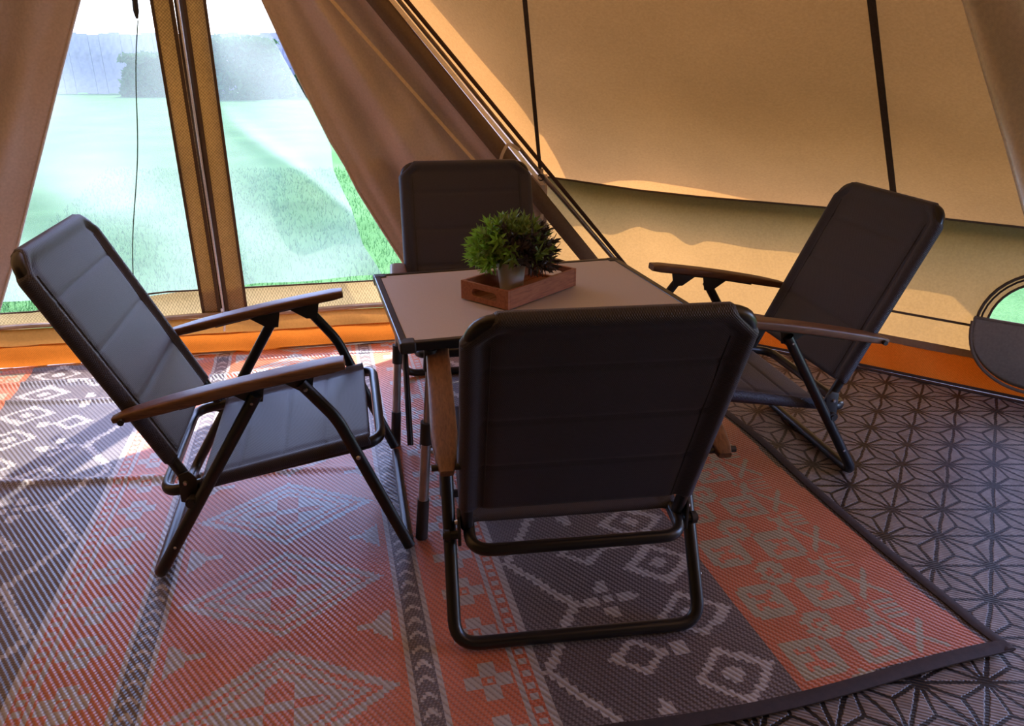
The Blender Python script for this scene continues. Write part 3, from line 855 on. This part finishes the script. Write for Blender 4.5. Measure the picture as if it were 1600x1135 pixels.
for j in range(ntt):
    for i in range(ns):
        sc, tc = ss_[i] + CS / 2, tt_[j] + CS / 2
        x, y = rug_xy(sc, tc)
        if not halfplane_ok(x, y): continue
        if x < -2.45: continue
        q = []
        for di, dj in ((0, 0), (1, 0), (1, 1), (0, 1)):
            key = (i + di) * 10000 + j + dj
            k = vid.get(key)
            if k is None:
                s_, t_ = ss_[i + di], tt_[j + dj]; xx, yy = rug_xy(s_, t_)
                wob = .006 * math.sin(t_ * 7) * max(0, min(1, (s_ - 1.2) / .15)); wt = .010 * math.sin(s_ * 6) * max(0, min(1, (1.1 - t_) / .1))
                xx, yy = rug_xy(s_ + wob, t_ + wt)
                k = vid[key] = len(V); V.append((xx, yy, rug_z(xx, yy, s_, t_)))
            q.append(k)
        F.append(q); C.append(rug_colour(sc, tc))
me = bpy.data.meshes.new('patterned_rug')
me.vertices.add(len(V)); me.vertices.foreach_set('co', np.array(V, 'f').ravel())
me.loops.add(len(F) * 4); me.loops.foreach_set('vertex_index', np.array(F, 'i').ravel())
me.polygons.add(len(F)); me.polygons.foreach_set('loop_start', np.arange(0, len(F) * 4, 4, dtype='i')); me.polygons.foreach_set('loop_total', np.full(len(F), 4, 'i'))
me.update(calc_edges=True)
ca = np.ones((len(F), 4), 'f'); ca[:, :3] = np.array(C, 'f')
at = me.attributes.new('pattern', 'FLOAT_COLOR', 'CORNER'); at.data.foreach_set('color', np.repeat(ca, 4, axis=0).ravel())
rug = link('patterned_rug', me, M['rug'], None, True)
tag(rug, 'large woven plastic rug in orange and slate stripes with pale diamond motifs under the table', 'rug')
# binding along the two visible edges
mb = MB()
edge = [(1.375, 3.2 - k * .05) for k in range(44)]
pts = []
for k in range(56):
    t = 3.55 - k * (3.55 - 1.0) / 55
    s = 1.380 + .006 * math.sin(t * 7)
    x, y = rug_xy(s, t)
    if inside(x, y, polyb) > .05: pts.append(Vector((x, y, rug_z(x, y, s, t) + .001)))
mb.sweep(pts, .016, .0045, n=8, hint=(0, 0, 1)); mb.build('edge_binding', M['binding'], rug)
pts = []
for k in range(56):
    s = 1.392 - k * (1.392 + 1.2) / 55; t = 1.006 + .010 * math.sin(s * 6); x, y = rug_xy(s, t); pts.append(Vector((x, y, rug_z(x, y, s, t) + .001)))
mb = MB(); mb.sweep(pts, .018, .005, n=8, hint=(0, 0, 1)); mb.build('edge_binding', M['binding'], rug)

# grey star rug on the right, its far edges cut to the tent wall
gp = []
poly = [(.2, .55), (.62, 3.42), (.95, 3.31), (1.49, 2.97), (2.18, 2.46), (2.50, 1.85), (2.55, 1.05), (2.4, .55)]
gm = MB(); gm.plate(poly, lambda a, b, t: Vector((a, b, t)), -.006, .004)
grug = gm.build('star_rug', M['starrug'], None, False)
tag(grug, 'grey plastic rug with black star lattice lying to the right of the orange rug', 'rug')
mb = MB(); mb.sweep([Vector((a, b, .006)) for a, b in poly], .012, .005, n=8, closed=True, hint=(0, 0, 1)); mb.build('edge_binding', M['binding'], grug)

# ------------------------------------------------------------------ folding chairs
T_ = (-.383, .828); P_ = (-.122, .271); AR = (-.230, .466); AF = (.278, .561)
LA0 = (.064, .485); LA1 = (-.223, .018); LB0 = (.180, .506); LBm = (.249, .413); LB1 = (.404, .020)
SF = (.319, .328); SRr = (-.182, .234)
WBk, WA, WL, WS = .243, .286, .281, .238
def make_chair():
    root = empty('folding_chair', (0, 0, 0))
    tube = M['tube']
    bt = Vector((T_[0], 0, T_[1])); bp = Vector((P_[0], 0, P_[1])); up_ = (bt - bp).normalized(); Lb = (bt - bp).length
    nrm = Vector((up_.z, 0, -up_.x))            # towards the sitter
    Y = Vector((0, 1, 0))
    # back frame
    path = rounded([bp - up_ * .02 + Y * WBk, bt + Y * WBk, bt - Y * WBk, bp - up_ * .02 - Y * WBk], .055, 8)
    MB().sweep(path, .014, .014, n=12, hint=nrm).build('back_frame', tube, root)
    # quilted pads, closed skins wrapped round the side tubes
    def pad(name, org, ax, n_, W, L, seams, top_wrap, cham, mat, tcen=.010, rt=.0185, cut=.060):
        nv = 56; nu = 72; v = []; f = []
        xs = []
        for j in range(nv + 1):
            th = math.pi * j / nv; xs.append(-math.cos(th))
        xs = [math.copysign(abs(x) ** 1.0, x) for x in xs]
        for side in (1, -1):
            for i in range(nu + 1):
                d = L * i / nu           # distance from the start edge (top)
                We = W + rt
                if cham and d < cut: We = W + rt - cut * 1.05 * (1 - d / cut) ** 1.0
                for j in range(nv + 1):
                    y = xs[j] * We; ay = abs(y); e = We - rt
                    if ay > e: t = math.sqrt(max(0, rt * rt - (ay - e) ** 2))
                    elif ay > e - .028: q = (ay - (e - .028)) / .028; q = q * q * (3 - 2 * q); t = tcen * .6 + (rt - tcen * .6) * q
                    else:
                        q = min(1, (e - .028 - ay) / .02); t = tcen * (.6 + .4 * q)
                        sd = min([abs(d - s * L) for s in seams] + [9])
                        t -= .0035 * math.exp(-(sd / .004) ** 2)
                        t += .0012 * math.sin(min(1, sd / .06) * math.pi / 2)
                    if top_wrap and d < .05:
                        dd = d - 0.0
                        if d < rt: q = math.sqrt(max(0, rt * rt - (rt - d) ** 2)); t2 = q
                        else: q = min(1, (d - rt) / .03); t2 = rt
                        if d < rt: t = min(t, t2) if ay > e else t2
                        else:
                            qq = q * q * (3 - 2 * q); t = t2 * (1 - qq) + t * qq if ay <= e else t
                    if d > L - .012: t *= math.sqrt(max(0, 1 - ((d - (L - .012)) / .012) ** 2)) * .9 + .1
                    v.append(org + ax * d + Y * y + n_ * (t * side))
        m_ = (nu + 1) * (nv + 1)
        for sd in (0, 1):
            for i in range(nu):
                for j in range(nv):
                    a = sd * m_ + i * (nv + 1) + j; q = (a, a + 1, a + nv + 2, a + nv + 1)
                    f.append(q if sd else q[::-1])
        for i in (0, nu):
            for j in range(nv):
                a = i * (nv + 1) + j; f.append((a, a + 1, m_ + a + 1, m_ + a))
        me = bpy.data.meshes.new(name); me.from_pydata([tuple(p) for p in v], [], f)
        uv = me.uv_layers.new(name='UVMap')
        co = [((p - org).dot(Y), (p - org).dot(ax)) for p in v]
        for li, l in enumerate(me.loops): uv.data[li].uv = co[l.vertex_index]
        bm = bmesh.new(); bm.from_mesh(me); bmesh.ops.remove_doubles(bm, verts=bm.verts, dist=1e-5); bmesh.ops.recalc_face_normals(bm, faces=bm.faces); bm.to_mesh(me); bm.free()
        return link(name, me, mat, root)
    Lp = Lb - .055
    bk = pad('backrest', bt + up_ * .0175, -up_, nrm, WBk, Lp + .0175, (.22, .47, .72), True, True, M['fabric'])
    # stitched sleeve lines
    for sg in (1, -1):
        for k in (1, -1):
            mb = MB(); mb.sweep(seg_pts(bt - up_ * .05 + Y * sg * (WBk - .034) + nrm * .0085 * k, bt - up_ * (Lp - .01) + Y * sg * (WBk - .034) + nrm * .0085 * k, 6), .0014, .0014, n=5, hint=(0, 1, 0)); mb.build('sleeve_stitching', M['fabric_edge'], bk)
    # seat frame: closed loop with rounded corners
    sf = Vector((SF[0], 0, SF[1])); sr = Vector((SRr[0], 0, SRr[1])); ax = (sf - sr).normalized(); sn = Vector((-ax.z, 0, ax.x))
    fr = sf + ax * .03 - sn * .012
    loop = rounded([sr + Y * WS, fr + Y * WS, fr - Y * WS, sr - Y * WS], .05, 7, True)
    MB().sweep(loop, .0135, .0150, n=12, closed=True, hint=sn).build('seat_frame', tube, root)
    sp = pad('seat', sf + ax * .004, -ax, sn, WS, (sf - sr).length - .085, (.26, .52, .78), False, False, M['fabric'], .008, .017)
    # legs
    for sg in (1, -1):
        w = Y * sg * WL
        a0 = Vector((LA0[0], 0, LA0[1])) + w; a1 = Vector((LA1[0], 0, LA1[1])) + w
        dr = (a1 - a0).normalized()
        pts = rounded([a0 - dr * .012, a1, a1 - Y * sg * .12], .055, 7)
        lg = MB().sweep(pts, .0152, .0152, n=14, hint=dr.cross(Y)).build('rear_leg', tube, root)
        def rivet(p, par, r=.0052, o=.012, out=.004):
            MB().cyl(p + Y * sg * o, p + Y * sg * (o + out), r, 12, r * .6).build('rivet', M['chrome'], par)
        rivet(a0 + dr * .008, lg); rivet(a0.lerp(a1, .80), lg)
        b0 = Vector((LB0[0], 0, LB0[1])) + w; bm_ = Vector((LBm[0], 0, LBm[1])) + w; b1 = Vector((LB1[0], 0, LB1[1])) + w
        d0 = (bm_ - b0).normalized()
        lb = MB().sweep(rounded([b0 - d0 * .01, bm_, b1], .03, 5), .0150, .0105, n=12, hint=Y).build('front_leg', tube, root)
        rivet(b0 + d0 * .006, lb); rivet(bm_.lerp(b1, .27), lb, .006)
    fb = MB().sweep([Vector((LA1[0], y, LA1[1])) for y in np.linspace(-(WL - .10), WL - .10, 5)], .0152, .0152, n=12, hint=(0, 0, 1)).build('rear_floor_bar', tube, root)
    fb = MB().sweep([Vector((LB1[0], y, LB1[1] - .003)) for y in np.linspace(-(WL - .03), WL - .03, 5)], .0125, .0125, n=12, hint=(0, 0, 1)).build('front_floor_bar', tube, root)
    # hinges and knobs
    for sg in (1, -1):
        hp = Vector((P_[0], sg * (WBk + .018), P_[1]))
        out = [(-.018, -.052), (.006, -.060), (.024, -.03), (.026, .01), (.010, .030), (-.014, .022)]
        hg = MB().plate(out, lambda a, b, t: hp + Vector((a, t * sg, b)), -.004, .003).build('hinge_plate', M['plastic'], root, bevel=.0015)
        kn = hp + Vector((.012, 0, -.042))
        MB().cyl(kn + Y * sg * .003, kn + Y * sg * .036, .010, 14, .0085).cyl(kn + Y * sg * .02, kn + Y * sg * .032, .0145, 16, .0145).build('knob', M['plastic'], hg)
        MB().cyl(hp + Y * sg * .003, hp + Y * sg * .009, .006, 12, .004).build('rivet', M['chrome'], hg)
        kr = Vector((AR[0] + .014, sg * (WA + .024), AR[1] + .002))
        # armrest
        a = Vector((AR[0] - .012, sg * WA, AR[1])); b = Vector((AF[0], sg * WA, AF[1])); n_ = 18; pts = []; sc = []
        for k in range(n_ + 1):
            t = k / n_; p = a.lerp(b, t) + Vector((0, 0, .007 * math.sin(math.pi * t)))
            wv = .62 + .38 * min(1, t / .22); th = .80 + .2 * min(1, t / .2)
            if t < .03: wv *= .75; th *= .6
            if t > .985: wv *= .88; th *= .8
            pts.append(p); sc.append((th, wv))
        arm = MB().sweep(pts, .0135, .0285, n=20, hint=Y, square=.42, scale=sc).build('armrest', M['arm'], root)
        axa = (b - a).normalized()
        # steel channel and two bracket plates under it
        MB().sweep([p - Vector((0, 0, .0165)) for p in pts[5:16]], .003, .012, n=8, hint=Y, square=.4).build('channel', M['plastic'], arm)
        for c, wd in ((LA0, .055), (LB0, .055)):
            u0 = c[0]; zt = lambda u: a.z + (u - a.x) / (b.x - a.x) * (b.z - a.z) - .004
            o2 = [(u0 - wd * 1.2, zt(u0 - wd * 1.2)), (u0 + wd * .5, zt(u0 + wd * .5)), (u0 + .018, c[1] - .014), (u0 - .014, c[1] - .014)]
            MB().plate(o2, lambda p, q, t: Vector((p, sg * (WL - .012) + t, q)), -.003, .003).build('bracket', M['plastic'], arm, bevel=.001)
        MB().cyl(Vector((AR[0] + .010, sg * (WBk + .01), AR[1] + .002)), Vector((AR[0] + .010, sg * (WA + .030), AR[1] + .002)), .007, 14, .007).build('pivot_bolt', M['plastic'], arm)
        MB().cyl(Vector((AR[0] + .010, sg * (WA + .022), AR[1] + .002)), Vector((AR[0] + .010, sg * (WA + .028), AR[1] + .002)), .006, 12, .004).build('rivet', M['chrome'], arm)
    return root

def copy_tree(o, parent=None):
    c = o.copy(); col.objects.link(c); c.parent = parent
    for ch in list(o.children): copy_tree(ch, c)
    return c

chairs = [
 ((-.726, 1.866), 12.2, 'black folding chair at the left end of the table, bluish daylight on its seat'),
 ((.805, 2.309), 190.3, 'black folding chair on the grey star rug right of the table, back half turned'),
 ((.125, 1.572), 97.3, 'nearest black folding chair seen from behind, in front of the table'),
 ((-.126, 2.680), -80.9, 'farthest black folding chair, facing the camera from behind the table'),
]
proto = make_chair()
for k, ((x, y), a, lab) in enumerate(chairs):
    o = proto if k == 0 else copy_tree(proto)
    z = {0: .017, 1: .004, 2: .017, 3: .017}[k]
    o.location = (x, y, z * .7); o.rotation_euler = (0, 0, R(a))
    tag(o, lab, 'chair', 'folding chairs with wooden armrests around the table')

# ------------------------------------------------------------------ table
TX, TY, TA, TW, TD, TZ = .0433, 2.077, .269, .809, .630, .610
tbl = empty('camping_table', (TX, TY, .0), TA, 'rectangular camping table with grey top, black rim and silver telescopic legs', 'table')
mb = MB().box((0, 0, TZ - .010), (TW - .036, TD - .036, .016)); mb.build('tabletop', M['laminate'], tbl, False, bevel=.001)
for sx, sy, lx, ly in ((0, -1, TW, .020), (0, 1, TW, .020), (-1, 0, .020, TD - .04), (1, 0, .020, TD - .04)):
    c = (sx * (TW / 2 - .010), sy * (TD / 2 - .010), TZ - .011)
    MB().box(c, (lx - (.04 if sx == 0 else 0), ly, .023)).build('rim', M['tube'], tbl, False, bevel=.003)
for sx in (-1, 1):
    for sy in (-1, 1):
        c = Vector((sx * (TW / 2 - .018), sy * (TD / 2 - .018), TZ - .013))
        MB().box(c, (.040, .040, .0290)).build('corner', M['plastic'], tbl, False, bevel=.005)
        top = Vector((sx * (TW / 2 - .075), sy * (TD / 2 - .02), TZ - .03)); bot = Vector((sx * (TW / 2 - .034), (.247 * sy if sy < 0 else .305), .016))
        if sy < 0: top.y = -(TD / 2 - .03)
        L = lambda t: top.lerp(bot, t)
        lg = MB().cyl(L(0), L(.40), .0095, 16).build('leg', M['silver'], tbl)
        MB().cyl(L(.36), L(.47), .0165, 16).build('collar', M['plastic'], lg)
        MB().cyl(L(.47), L(.80), .0135, 16).build('lower_tube', M['silver'], lg)
        MB().cyl(L(.78), L(1.0), .0160, 16, .0168).build('foot', M['plastic'], lg)
        MB().cyl(L(.0), L(.10), .0160, 16).build('top_socket', M['plastic'], lg)

# ------------------------------------------------------------------ tray, pot and plant
tc_ = Vector((.0205, 2.071, 0)); ta = math.atan2(.234, .198)
cc = (Vector((-.147, 2.05, 0)) + Vector((.194, 2.191, 0))) / 2
cc *= .9845
tray = empty('wooden_tray', (cc.x, cc.y, TZ), ta, 'small brown wooden tray with slotted handles on the table', 'tray')
LT, WT, HT, B = .307, .172, .052, .009
for sy in (-1, 1):
    MB().box((0, sy * (WT / 2 - B / 2), HT / 2 + .0015), (LT - 2 * B - .0006, B, HT)).build('side_board', M['tray'], tray, False, bevel=.0012)
slot = [( .034 * 1 + .011 * math.cos(t), .011 * math.sin(t)) for t in np.linspace(-math.pi / 2, math.pi / 2, 9)] + [(-.034 + .011 * math.cos(t), .011 * math.sin(t)) for t in np.linspace(math.pi / 2, 3 * math.pi / 2, 9)]
for sx in (-1, 1):
    out = [(-WT / 2, -HT / 2), (WT / 2, -HT / 2), (WT / 2, HT / 2), (-WT / 2, HT / 2)]
    loops = [[Vector((a, b, 0)) for a, b in out], [Vector((a, b, 0)) for a, b in slot]]
    tr_ = tessellate_polygon(loops); pts = [p for l in loops for p in l]; n = len(pts)
    x0_, x1_ = sx * LT / 2, sx * (LT / 2 - B)
    vv = [(x0_, p.x, p.y + HT / 2 + .0015) for p in pts] + [(x1_, p.x, p.y + HT / 2 + .0015) for p in pts]
    ff = [tuple(t) for t in tr_] + [tuple(i + n for i in t)[::-1] for t in tr_]
    ff += [(i, (i + 1) % 4, n + (i + 1) % 4, n + i) for i in range(4)]
    ns_ = len(slot); ff += [(4 + i, 4 + (i + 1) % ns_, n + 4 + (i + 1) % ns_, n + 4 + i) for i in range(ns_)]
    mbb = MB(); mbb.add(vv, ff); mbb.build('end_board', M['tray'], tray, False)
for k in range(4):
    w = (WT - 2 * B - .012) / 4
    MB().box((0, -WT / 2 + B + .0025 + w / 2 + k * (w + .003), .007), (LT - 2 * B - .001, w, .006)).build('slat', M['tray'], tray, False, bevel=.0008)

pc = Vector((-.002, 2.065, TZ + .0105))
plant = empty('potted_plant', tuple(pc), 0, 'bushy green and purple artificial plant in a small pale pot on the tray', 'plant')
prof = [(.0, 0), (.030, 0), (.032, .002), (.040, .074), (.0435, .075), (.0445, .087), (.0430, .089), (.0405, .087), (.038, .072), (.0, .070)]
v = []; f = []; n = 32
for r_, z in prof: v += [(r_ * math.cos(2 * math.pi * j / n), r_ * math.sin(2 * math.pi * j / n), z) for j in range(n)]
for i in range(len(prof) - 2):
    for j in range(n): f.append((i * n + j, i * n + (j + 1) % n, (i + 1) * n + (j + 1) % n, (i + 1) * n + j))
pm = MB(); pm.add(v, f); pm.build('pot', M['pot'], plant)
MB().cyl((0, 0, .064), (0, 0, .076), .036, 24).build('soil', M['soil'], plant)
def sprig_mesh(seed):
    rnd = random.Random(seed); v = []; f = []
    def leaf(o, d, L, w, droop):
        d = d.normalized(); sd = d.cross(Vector((0, 0, 1)))
        if sd.length < .1: sd = Vector((1, 0, 0))
        sd.normalize(); upn = sd.cross(d); b = len(v)
        for k, ww in enumerate((.25, .9, 1.0, .55, .05)):
            t = k / 4; c = o + d * L * t + Vector((0, 0, -droop * t * t * L))
            v.extend([tuple(c - sd * w * ww / 2 + upn * w * .18), tuple(c), tuple(c + sd * w * ww / 2 + upn * w * .18)])
        for k in range(4):
            q = b + k * 3; f.append((q, q + 1, q + 4, q + 3)); f.append((q + 1, q + 2, q + 5, q + 4))
    # stem along +Z, whorls of narrow leaves
    for k in range(6):
        th = k * 2 * math.pi / 6; b = len(v)
    m = MB(); m.sweep([(0, 0, -.035), (0, 0, 0), (.002, 0, .022)], .0011, n=5); v.extend(m.v); f.extend(m.f)
    for ring_, (z, nl, el, L) in enumerate(((.0, 5, .15, .026), (.010, 5, .55, .026), (.020, 4, 1.05, .024))):
        for k in range(nl):
            th = 2 * math.pi * (k + rnd.random() * .6) / nl + ring_
            e = el + rnd.uniform(-.25, .25)
            leaf(Vector((0, 0, z)), Vector((math.cos(th) * math.cos(e), math.sin(th) * math.cos(e), math.sin(e))), L * rnd.uniform(.75, 1.15), rnd.uniform(.0050, .0070), rnd.uniform(-.2, .5))
    me = bpy.data.meshes.new('sprig'); me.from_pydata(v, [], f); me.update()
    return me
base_me = [sprig_mesh(s) for s in range(4)]
variants = []
for mt in ('leaf_lit', 'leaf_mid', 'leaf_dark'):
    row = []
    for b in base_me:
        q = b.copy(); q.materials.append(M[mt]); q.polygons.foreach_set('use_smooth', [True] * len(q.polygons)); row.append(q)
    variants.append(row)
cnt = 0
CEN = Vector((.004, .0, .108))
for k in range(185):
    zz_ = 1 - 1.38 * (k + .5) / 185; ph = k * 2.39996
    rr = math.sqrt(max(0, 1 - zz_ * zz_))
    d = Vector((rr * math.cos(ph), rr * math.sin(ph), zz_))
    if zz_ < 0 and (rr < .5 or d.y < -.45 and abs(d.x) < .45): continue
    rad = random.uniform(.70, 1.0)
    p = CEN + Vector((d.x * .094 * rad, d.y * .080 * rad, max(-.022, d.z * .072 * rad)))
    gx = -p.x + random.uniform(-.035, .035) + .25 * max(0, p.z - .145)
    vi = 0 if gx > .036 else (1 if gx > .008 or p.z > .158 else 2)  # left sprigs lit green, others dark: fall of light put into leaf colour
    if vi == 2 and random.random() < .18: vi = 1
    o = bpy.data.objects.new('sprig', random.choice(variants[vi])); col.objects.link(o); o.parent = plant
    dd = (d + Vector((0, 0, .25)) + Vector([random.uniform(-.25, .25) for _ in range(3)])).normalized()
    o.matrix_parent_inverse = Matrix.Identity(4)
    o.location = p
    o.rotation_euler = (dd.to_track_quat('Z', 'Y') @ Matrix.Rotation(random.uniform(0, 6.28), 3, 'Z').to_quaternion()).to_euler()
    s_ = random.uniform(1.1, 1.6); o.scale = (s_, s_, s_)

# ------------------------------------------------------------------ outdoors
rnd = random.Random(3)
gv = []; gf = []
for k in range(16000):
    y = 3.75 + 5.5 * rnd.random() ** 1.6; x = rnd.uniform(-2.9 - (y - 3.7) * .35, .5 if y > 4 else .0)
    h = rnd.uniform(.02, .05); a = rnd.uniform(0, 6.28); w = .0025 + .0006 * (y - 3.5); lx, ly = rnd.uniform(-.02, .02), rnd.uniform(-.02, .02)
    b = len(gv); gv += [(x - w * math.cos(a), y - w * math.sin(a), -.03), (x + w * math.cos(a), y + w * math.sin(a), -.03), (x + lx, y + ly, -.03 + h)]
    gf.append((b, b + 1, b + 2))
g = mesh('grass_blades', gv, gf, M['grass'], None, False); tag(g, 'short green lawn grass outside the tent door', 'grass', kind='stuff')
def bush(x, y, r, h, seed, label):
    rr = random.Random(seed); v = []; f = []
    for k in range(3500):
        th = rr.uniform(0, 6.28); zz = rr.random(); q = (1 - .5 * zz ** 3) * rr.uniform(.75, 1.05) * (1 + .15 * math.sin(3 * th + seed))
        c = Vector((x + math.cos(th) * r * q, y + math.sin(th) * r * .6 * q, zz * h * (1 + .1 * math.sin(th * 2 + seed)) ))
        if rr.random() < .3: c = Vector((x + rr.uniform(-r, r) * .8, y + rr.uniform(-r, r) * .5, h * rr.uniform(.85, 1.05)))
        a = Vector([rr.uniform(-1, 1) for _ in range(3)]).normalized() * .13; b_ = Vector([rr.uniform(-1, 1) for _ in range(3)]).normalized() * .09
        i = len(v); v += [c - a, c + b_, c + a, c - b_]; f.append((i, i + 1, i + 2, i + 3))
    o = mesh('bush', [Vector(p) - Vector((x, y, 0)) for p in v], f, M['bush'], None, False); o.location = (x, y, -.05)
    tag(o, label, 'bush', 'bushes at the far end of the lawn')
for k, (x, y, r, h) in enumerate(((-8.3, 24.5, 1.4, 1.6), (-5.9, 25.5, .95, 2.0), (-11.2, 26, 1.3, 1.2))):
    bush(x, y, r, h, k, ('low green bush seen in the gap beside the netting', 'taller bush right of the gap, behind the door curtain', 'low bush behind the right netting leaf')[k])
fen = empty('board_fence', (-15, 27.5, -.03), 0, 'weathered mauve-grey board fence at the far end of the lawn', 'fence')
fmes = None
for k in range(56):
    if fmes is None:
        q = MB().box((0, 0, .95), (.356, .05, 1.9)).build('fence_board', M['fencewood'], fen, False, bevel=.01); fmes = q
    else:
        q = fmes.copy(); col.objects.link(q); q.parent = fen
    q.location = (-8 + k * .36, .012 * (k % 3), .04 * math.sin(k * 1.7))
